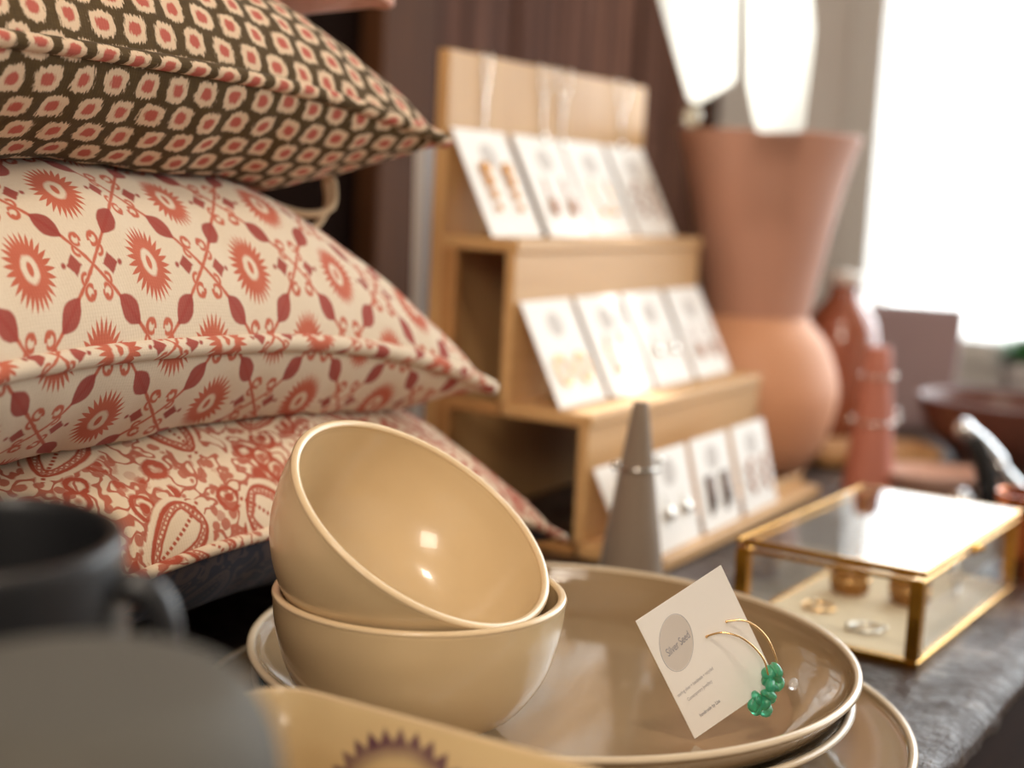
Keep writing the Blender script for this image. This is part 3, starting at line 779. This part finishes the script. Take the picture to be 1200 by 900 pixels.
# ------------------------------------------------------------------ glass jewellery box
BL_, BW_, BH_ = 0.213, 0.111, 0.055
MB = Matrix.Translation((0.772, 0.1795, T + 0.0005)) @ Matrix.Rotation(math.radians(-2.5), 4, 'Z')
t = thing('jewellery_box', 'brass framed glass jewellery box on the counter edge', 'box', MB)
e = 0.0042
bm = BM()
for yy in (0, BW_ - e):
    box(bm, (0, yy, 0), (BL_, yy + e, e), 0.0007, 1)
for xx in (0, BL_ - e): box(bm, (xx, e, 0), (xx + e, BW_ - e, e), 0.0007, 1)
for xx in (0, BL_ - e*1.9):
    for yy in (0, BW_ - e*1.9): box(bm, (xx, yy, e), (xx + e*1.9, yy + e*1.9, BH_ - e - 0.0012), 0.0007, 1)
for yy in (0, BW_ - e*0.6): box(bm, (e*1.5, yy, BH_ - e - 0.0035), (BL_ - e*1.5, yy + e*0.6, BH_ - e - 0.0012), 0.0005, 1)
for xx in (0, BL_ - e*0.6): box(bm, (xx, e*1.5, BH_ - e - 0.0035), (xx + e*0.6, BW_ - e*1.5, BH_ - e - 0.0012), 0.0005, 1)
obj('brass_frame', bm, M_brass, t, False)
bm = BM(); l = 0.0035
for yy in (-0.0005, BW_ - l + 0.0005): box(bm, (-0.0005, yy, BH_ - l), (BL_ + 0.0005, yy + l, BH_), 0.0007, 1)
for xx in (-0.0005, BL_ - l + 0.0005): box(bm, (xx, l, BH_ - l), (xx + l, BW_ - l, BH_), 0.0007, 1)
lid = obj('lid', bm, M_brass, t, False)
obj('lid_glass', box(BM(), (l - 0.001, l - 0.001, BH_ - 0.0016), (BL_ - l + 0.001, BW_ - l + 0.001, BH_ - 0.0002)), M_glass, lid, False)
cb = BM(); box(cb, (BL_*0.42, -0.003, BH_ - 0.0075), (BL_*0.52, -0.0005, BH_ - 0.0025), 0.0006, 1); ball(cb, (BL_*0.47, -0.0035, BH_ - 0.005), 0.0022); obj('clasp', cb, M_brass, t)
for lo_, hi_ in (((e, 0.001, e), (BL_ - e, 0.0022, BH_ - e - 0.002)), ((e, BW_ - 0.0022, e), (BL_ - e, BW_ - 0.001, BH_ - e - 0.002)),
                 ((0.001, e, e), (0.0022, BW_ - e, BH_ - e - 0.002)), ((BL_ - 0.0022, e, e), (BL_ - 0.001, BW_ - e, BH_ - e - 0.002))):
    obj('glass_panel', box(BM(), lo_, hi_), M_glass, t, False)
M_liner = mat('cream_liner', srgb(232, 214, 184), 0.8)
obj('liner', box(BM(), (e, e, 0.0012), (BL_ - e, BW_ - e, 0.0048), 0.0005, 1), M_liner, t, False)
zf = 0.0048
def inbox(x, y, z=0.0): return MB @ Vector((x, y, zf + z))
RX = Matrix.Rotation(math.radians(86), 4, 'X')
finger_ring('slim gold ring lying flat in the glass box near the stand side', inbox(0.062, 0.080, 0.0012), 0.0095, 0.0011, [(0.6, 0.0, 0.0018)], M_gold, None, 'rings in the glass box')
finger_ring('thin silver ring with a bright bead lying in the glass box', inbox(0.038, 0.042, 0.0012), 0.0088, 0.0010, [(2.2, 0.0009, 0.0026), (4.9, 0.001, 0.002)], M_silver, None, 'rings in the glass box')
def knob_stud(label, loc, r):
    t = thing('ring_cushion', label, 'ring holder', Matrix.Translation(loc), 'carved ring holders in the box')
    b_ = BM(); lathe(b_, smooth_prof([(0, 0), (r*0.72, 0), (r*0.95, r*0.35), (r, r*0.8), (r*0.9, r*1.35), (r*0.6, r*1.6), (0, r*1.62)], 5), 32)
    for v_ in b_.verts: v_.co += Vector((v_.co.x, v_.co.y, 0)).normalized()*r*0.07*math.sin(math.atan2(v_.co.y, v_.co.x)*8 + v_.co.z*400) if v_.co.xy.length > 1e-5 else Vector()
    obj('carved_body', b_, M_amberw, t)
    c_ = BM(); tube(c_, [(r*0.98*math.cos(a*2*PI/28), r*0.98*math.sin(a*2*PI/28), r*0.8) for a in range(28)], r*0.1, 6, closed=True); obj('band', c_, M_gold, t)
M_amberw = wood('carved_amber_wood', srgb(178, 124, 58), srgb(104, 62, 26), 2, 0.4, 40, 3)
knob_stud('carved amber ring holder in the glass box nearer the stand', inbox(0.110, 0.078), 0.0125)
knob_stud('carved amber ring holder in the glass box nearer the counter edge', inbox(0.112, 0.040), 0.0125)
finger_ring('wide silver ring standing at the far end of the glass box', inbox(0.150, 0.022, 0.0115), 0.0098, 0.0014, [], M_silver, RX, 'rings in the glass box')

# ------------------------------------------------------------------ far end: vase, cones, bowls
M_vase = mat('terracotta_rose', srgb(182, 124, 100), 0.62); begin(M_vase)
to(M_vase, mix(noise_tex(coords(), 9, 4), srgb(196, 148, 126), srgb(180, 128, 106)), 'Base Color')
M_vaselo = mat('peach_clay', srgb(214, 154, 116), 0.6); begin(M_vaselo)
to(M_vaselo, mix(noise_tex(coords(), 9, 4), srgb(218, 160, 122), srgb(202, 142, 106)), 'Base Color')
t = thing('vase', 'big hourglass clay vase with flared neck behind the stand', 'vase', Vector((1.284, 0.476, T)))
k = 1.36/1686
obj('round_body', lathe(BM(), smooth_prof([(0.0, 0.001), (0.045, 0.0), (0.056, 0.004), (0.071, 0.027), (0.0805, 0.062), (0.0795, 0.088), (0.068, 0.119), (0.053, 0.137), (0.0478, 0.1435), (0.044, 0.1435), (0.0, 0.142)], 7), 80), M_vaselo, t)
obj('flared_neck', lathe(BM(), smooth_prof([(0.0, 0.1444), (0.044, 0.1442), (0.0482, 0.147), (0.053, 0.170), (0.063, 0.222), (0.0735, 0.272), (0.0845, 0.309)], 6) + [(0.085, 0.3105), (0.084, 0.3118), (0.0815, 0.3112)] + smooth_prof([(0.0805, 0.308), (0.069, 0.272), (0.058, 0.23), (0.046, 0.17), (0.0, 0.155)], 5), 80), M_vase, t)
# amber glass jug behind the vase
M_jug = mat('amber_brown_glaze', srgb(150, 86, 62), 0.12, Coat_Weight=0.5)
t = thing('round_bottle', 'glossy amber brown bottle half hidden behind the big vase', 'bottle', Vector((1.475, 0.452, T)))
obj('bottle_body', lathe(BM(), smooth_prof([(0, 0), (0.03, 0), (0.038, 0.01), (0.041, 0.06), (0.041, 0.10), (0.036, 0.128), (0.022, 0.148), (0.016, 0.156), (0.015, 0.166)], 6) + [(0.0155, 0.168), (0.012, 0.168), (0.0115, 0.16), (0.0, 0.155)], 56), M_jug, t)
sb = BM(); lathe(sb, [(0, 0.1605), (0.0112, 0.1605), (0.013, 0.169), (0.018, 0.170), (0.018, 0.181), (0, 0.183)], 32); obj('stopper', sb, M_white, t)
M_terra = mat('terracotta_pink', srgb(182, 110, 90), 0.6)
CP = Vector((1.240, 0.345, T))
t = thing('ring_cone', 'tall terracotta cone ring holder beside the vase', 'ring cone', CP)
obj('cone_body', lathe(BM(), [(0, 0), (0.0225, 0), (0.023, 0.003)] + [(0.023 - 0.0125*i/10, 0.003 + 0.125*i/10) for i in range(1, 11)] + [(0.009, 0.1295), (0, 0.130)], 48), M_terra, t)
finger_ring('silver ring with bright beads low on the terracotta cone', CP + Vector((0, 0, 0.064)), 0.0182, 0.001, [(a0, 0.002, 0.003), (a0 + PI, 0.0, 0.0032), (a0 + 0.1, 0.009, 0.0026)], M_silver, None, 'rings on the terracotta cone')
finger_ring('silver ring with bright beads high on the terracotta cone', CP + Vector((0, 0, 0.104)), 0.0142, 0.0009, [(a0 + 0.2, 0, 0.0028), (a0 - 0.9, 0, 0.0028)], M_silver, None, 'rings on the terracotta cone')
# mauve planter box
M_mauve = mat('mauve_grey_card', srgb(164, 142, 144), 0.75)
t = thing('planter_box', 'square mauve grey box standing near the window sill', 'box', Matrix.Translation((1.700, 0.432, T)) @ Matrix.Rotation(math.radians(12), 4, 'Z'))
bm = BM(); a = 0.052
rings = []
for s, z in ((0.046, 0.0), (0.047, 0.002), (0.0535, 0.132), (0.0535, 0.134), (0.0495, 0.134), (0.0485, 0.12), (0.044, 0.01)):
    rings.append([bm.verts.new((px, py, z)) for px, py in rsq(s, 0.004, 4)])
for A, B in zip(rings, rings[1:]):
    n = len(A)
    for i in range(n): bm.faces.new((A[i], A[(i+1) % n], B[(i+1) % n], B[i]))
bm.faces.new(rings[0][::-1]); bm.faces.new(rings[-1]); obj('box_body', bm, M_mauve, t, False)
# dark brown bowl and wooden pieces
M_brown = mat('brown_clay', srgb(104, 62, 50), 0.4)
t = thing('wide_bowl', 'dark brown wide bowl beyond the glass box', 'bowl', Vector((1.49, 0.285, T)))
obj('bowl_body', lathe(BM(), smooth_prof([(0, 0.002), (0.036, 0.0), (0.042, 0.003), (0.07, 0.03), (0.084, 0.062)], 6) + [(0.0845, 0.064), (0.082, 0.065), (0.08, 0.0635)] + smooth_prof([(0.078, 0.06), (0.064, 0.03), (0.035, 0.01), (0, 0.008)], 5), 64), M_brown, t)
M_lightw = wood('honey_wood', srgb(206, 160, 106), srgb(172, 124, 76), 0, 0.5, 4, 12)
t = thing('wooden_tray', 'shallow honey coloured wooden tray in front of the mauve box', 'tray', Matrix.Translation((1.385, 0.388, T)) @ Matrix.Rotation(math.radians(-52), 4, 'Z'))
bm = BM(); rings = []
for s, z in ((0.04, 0.0), (0.046, 0.003), (0.05, 0.018), (0.0485, 0.0185), (0.044, 0.008), (0.02, 0.007)):
    rings.append([bm.verts.new((px*1.35, py*0.75, z)) for px, py in rsq(s, s*0.35, 6)])
for A, B in zip(rings, rings[1:]):
    n = len(A)
    for i in range(n): bm.faces.new((A[i], A[(i+1) % n], B[(i+1) % n], B[i]))
bm.faces.new(rings[0][::-1]); bm.faces.new(rings[-1]); obj('tray_body', bm, M_lightw, t)
M_blush = mat('blush_clay', srgb(206, 166, 148), 0.55)
t = thing('oval_dish', 'blush pink oval dish just past the glass box', 'dish', Matrix.Translation((1.275, 0.288, T)) @ Matrix.Rotation(math.radians(-58), 4, 'Z'))
bm = lathe(BM(), smooth_prof([(0, 0.001), (0.02, 0), (0.028, 0.002), (0.043, 0.014), (0.048, 0.021)], 5) + [(0.0482, 0.0222), (0.0465, 0.0225)] + smooth_prof([(0.0455, 0.021), (0.036, 0.009), (0.018, 0.005), (0, 0.0045)], 5), 56, M=Matrix.Diagonal((1.25, 0.8, 1, 1)))
obj('dish_body', bm, M_blush, t)
# black stand with a polished chrome arm
M_black = mat('black_enamel', srgb(24, 24, 26), 0.3)
M_chrome = mat('polished_chrome', srgb(235, 236, 238), 0.08, 1.0)
t = thing('bangle_stand', 'black stand with polished chrome arm beyond the glass box', 'stand', Vector((1.205, 0.222, T)))
bm = BM(); box(bm, (-0.022, -0.012, 0), (0.03, 0.018, 0.008), 0.003); 
tube(bm, smooth_prof([(0.0, 0.008, 0.006), (-0.002, 0.014, 0.03), (-0.003, 0.022, 0.055), (-0.004, 0.030, 0.066)], 5), 0.009, 14); obj('stand_body', bm, M_black, t)
bm = BM(); tube(bm, smooth_prof([(-0.0065, 0.036, 0.073), (-0.001, 0.022, 0.062), (0.004, 0.007, 0.046)], 6), 0.0075, 16); ball(bm, (-0.0065, 0.036, 0.073), 0.0085); obj('chrome_arm', bm, M_chrome, t)
bm = BM(); tube(bm, smooth_prof([(0.003, 0.008, 0.044), (0.008, -0.004, 0.032), (0.013, -0.018, 0.018)], 6), 0.0058, 16); ball(bm, (0.003, 0.008, 0.045), 0.0075); obj('chrome_arm', bm, M_chrome, t)
bm = BM(); ball(bm, (-0.020, 0.030, 0.016), 0.0095); tube(bm, [(-0.02, 0.03, 0.0005), (-0.02, 0.03, 0.012)], 0.004); obj('chrome_knob', bm, M_chrome, t)
# copper tumbler at the box's far side
M_copper = mat('warm_copper', srgb(196, 116, 74), 0.2, 1.0)
t = thing('copper_tumbler', 'small copper tumbler just beyond the glass box corner', 'cup', Vector((1.035, 0.172, T)))
obj('cup_body', lathe(BM(), smooth_prof([(0, 0.001), (0.018, 0), (0.0215, 0.003), (0.0235, 0.03), (0.0245, 0.056)], 5) + [(0.0244, 0.058), (0.023, 0.0582)] + smooth_prof([(0.0226, 0.056), (0.0216, 0.03), (0.019, 0.006), (0, 0.005)], 5), 48), M_copper, t)
# white pots with greenery on the sill side
def plant(label, loc, s):
    t = thing('potted_plant', label, 'plant', Vector(loc), 'little potted plants by the window')
    obj('pot', lathe(BM(), [(0, 0), (0.022*s, 0), (0.031*s, 0.05*s), (0.033*s, 0.052*s), (0.033*s, 0.06*s), (0.029*s, 0.06*s), (0.027*s, 0.05*s), (0, 0.05*s)], 32), M_white, t)
    lb = BM()
    for i in range(70):
        a, el, L = random.uniform(0, 6.28), random.uniform(0.1, 1.4), random.uniform(0.03, 0.06)*s
        q = Matrix.Translation((0, 0, 0.052*s)) @ Matrix.Rotation(a, 4, 'Z') @ Matrix.Rotation(-el, 4, 'Y')
        vs = [lb.verts.new(q @ Vector(p)) for p in ((0.0, 0, 0), (L*0.6, -L*0.2, 0.003), (L, 0, 0), (L*0.6, L*0.2, 0.003))]
        lb.faces.new(vs)
    obj('foliage', lb, M_leaf, t)
plant('white potted plant by the window, nearer the mauve box', (1.93, 0.345, T), 1.0)
plant('white potted plant by the window, nearer the counter edge', (2.02, 0.300, T), 1.25)

# ------------------------------------------------------------------ hanging white shell panels
M_shell = bpy.data.materials.new('capiz_shell'); M_shell.use_nodes = True
nt = M_shell.node_tree; pr = nt.nodes['Principled BSDF']; pr.inputs['Base Color'].default_value = (0.92, 0.91, 0.88, 1); pr.inputs['Roughness'].default_value = 0.3
tr = nt.nodes.new('ShaderNodeBsdfTranslucent'); tr.inputs['Color'].default_value = (0.95, 0.95, 0.90, 1)
mx_ = nt.nodes.new('ShaderNodeMixShader'); mx_.inputs[0].default_value = 0.75
nt.links.new(pr.outputs[0], mx_.inputs[1]); nt.links.new(tr.outputs[0], mx_.inputs[2]); nt.links.new(mx_.outputs[0], nt.nodes['Material Output'].inputs[0])
def shell(label, org, pts, bead=None):
    e1 = Vector((0.497, -0.868, 0)); e3 = Vector((0.868, 0.497, 0)); e2 = Vector((0, 0, 1))
    M = axes(org, e1, e2, -e3)
    t = thing('hanging_shell', label, 'hanging ornament', M, 'white shell panels hanging near the window')
    # round the corners a little
    out = []
    n = len(pts)
    for i in range(n):
        p0, p1, p2 = Vector(pts[i-1]), Vector(pts[i]), Vector(pts[(i+1) % n])
        r = 0.006; a = p1 + (p0 - p1).normalized()*r; b = p1 + (p2 - p1).normalized()*r
        for s in range(5):
            u = s/4; out.append(tuple(a*(1-u)**2 + p1*2*u*(1-u) + b*u*u))
    bm = BM(); prism(bm, out, -0.0006, 0.0006); obj('shell_panel', bm, M_shell, t, False)
    top = max(pts, key=lambda p: p[1])[1]; mxx = sum(p[0] for p in pts if p[1] > top - 0.01)/max(1, len([p for p in pts if p[1] > top - 0.01]))
    cb = BM(); tube(cb, [(mxx, top - 0.004, 0.001), (mxx, top + 0.5, 0.001), (mxx, 2.6 - org[2], 0.001)], 0.0008, 6); obj('hanging_cord', cb, M_cord, t)
    if bead:
        bb = BM(); ball(bb, (bead[0], bead[1], 0), 0.0082, (1, 1.1, 1)); ball(bb, (bead[0], bead[1] + 0.0085, 0), 0.0018); obj('bead', bb, M_pearl, t)
M_pearl = mat('pearl_glass', srgb(214, 206, 184), 0.12, Transmission_Weight=0.3)
shell('translucent white shell panel with a slanted lower edge and bead, before the vase', (1.13, 0.485, 1.18), [(-0.006, -0.002), (0.003, -0.003), (0.0323, 0.0165), (0.029, 0.085), (0.027, 0.145), (-0.058, 0.145), (-0.0366, 0.0816)], (-0.002, -0.0135))
shell('translucent white shell panel with a square lower edge, before the vase', (1.122, 0.470, 1.18), [(0.0405, -0.0245), (0.0795, -0.0225), (0.083, 0.059), (0.079, 0.082), (0.075, 0.15), (0.020, 0.15), (0.0295, 0.0145)])

# ------------------------------------------------------------------ light
W = bpy.data.worlds.new('World'); S.world = W; W.use_nodes = True
bg = W.node_tree.nodes['Background']; bg.inputs['Color'].default_value = (0.93, 0.97, 1.0, 1); bg.inputs['Strength'].default_value = 8.0
def area(name, loc, target, size, power, col, portal=False, sy=None):
    l = bpy.data.lights.new(name, 'AREA'); l.energy = power; l.color = col; l.size = size
    if sy: l.shape = 'RECTANGLE'; l.size_y = sy
    o = bpy.data.objects.new(name, l); C.objects.link(o); o.location = loc
    d = Vector(target) - Vector(loc); o.rotation_euler = d.to_track_quat('-Z', 'Y').to_euler()
    if portal: l.cycles.is_portal = True
    return o
area('window_portal', (2.27, (WY0 + WY1)/2, (WZ0 + WZ1)/2), (0, (WY0 + WY1)/2, (WZ0 + WZ1)/2), WY1 - WY0, 1, (1, 1, 1), True, WZ1 - WZ0)
area('ceiling_and_fill_lamp', (-0.15, -0.1, 2.5), (0.5, 0.35, 0.9), 0.25, 13, (1.0, 0.86, 0.70))
area('ceiling_and_fill_lamp', (-2.0, -0.75, 2.15), (0.55, 0.3, 0.95), 0.8, 40, (1.0, 0.87, 0.72))  # added soft room fill from the left, not a ceiling fitting

l = bpy.data.lights.new('shell_boost_spot', 'SPOT'); l.energy = 420; l.spot_size = math.radians(5.2); l.spot_blend = 0.5; l.shadow_soft_size = 0.02  # added spot that brightens the hanging shells, no known fixture
o = bpy.data.objects.new('shell_boost_spot', l); C.objects.link(o); o.location = (2.1, 0.50, 2.5)
o.rotation_euler = (Vector((1.135, 0.452, 1.235)) - o.location).to_track_quat('-Z', 'Y').to_euler()

# ------------------------------------------------------------------ camera
p, r, h = 0.1348, 0.0492, 0.5209
Fh = Vector((math.cos(h), math.sin(h), 0)); R = Vector((math.sin(h), -math.cos(h), 0)); Z = Vector((0, 0, 1))
F = Fh*math.cos(p) - Z*math.sin(p); U = Fh*math.sin(p) + Z*math.cos(p)
ir = R*math.cos(r) + U*math.sin(r); iu = -R*math.sin(r) + U*math.cos(r)
cam = bpy.data.cameras.new('Camera'); co = bpy.data.objects.new('Camera', cam); C.objects.link(co)
co.matrix_world = axes((0, 0, 1.10), ir, iu, -F)
cam.sensor_width = 36; cam.lens = 1686/1200*36; cam.clip_start = 0.01
cam.dof.use_dof = True; cam.dof.focus_distance = 0.60; cam.dof.aperture_fstop = cam.lens/11.8
S.camera = co
vs_ = S.view_settings
vs_.view_transform = 'Standard'; vs_.look = 'None'; vs_.exposure = -0.28; vs_.gamma = 1.0; vs_.use_curve_mapping = False
S.cycles.use_denoising = True
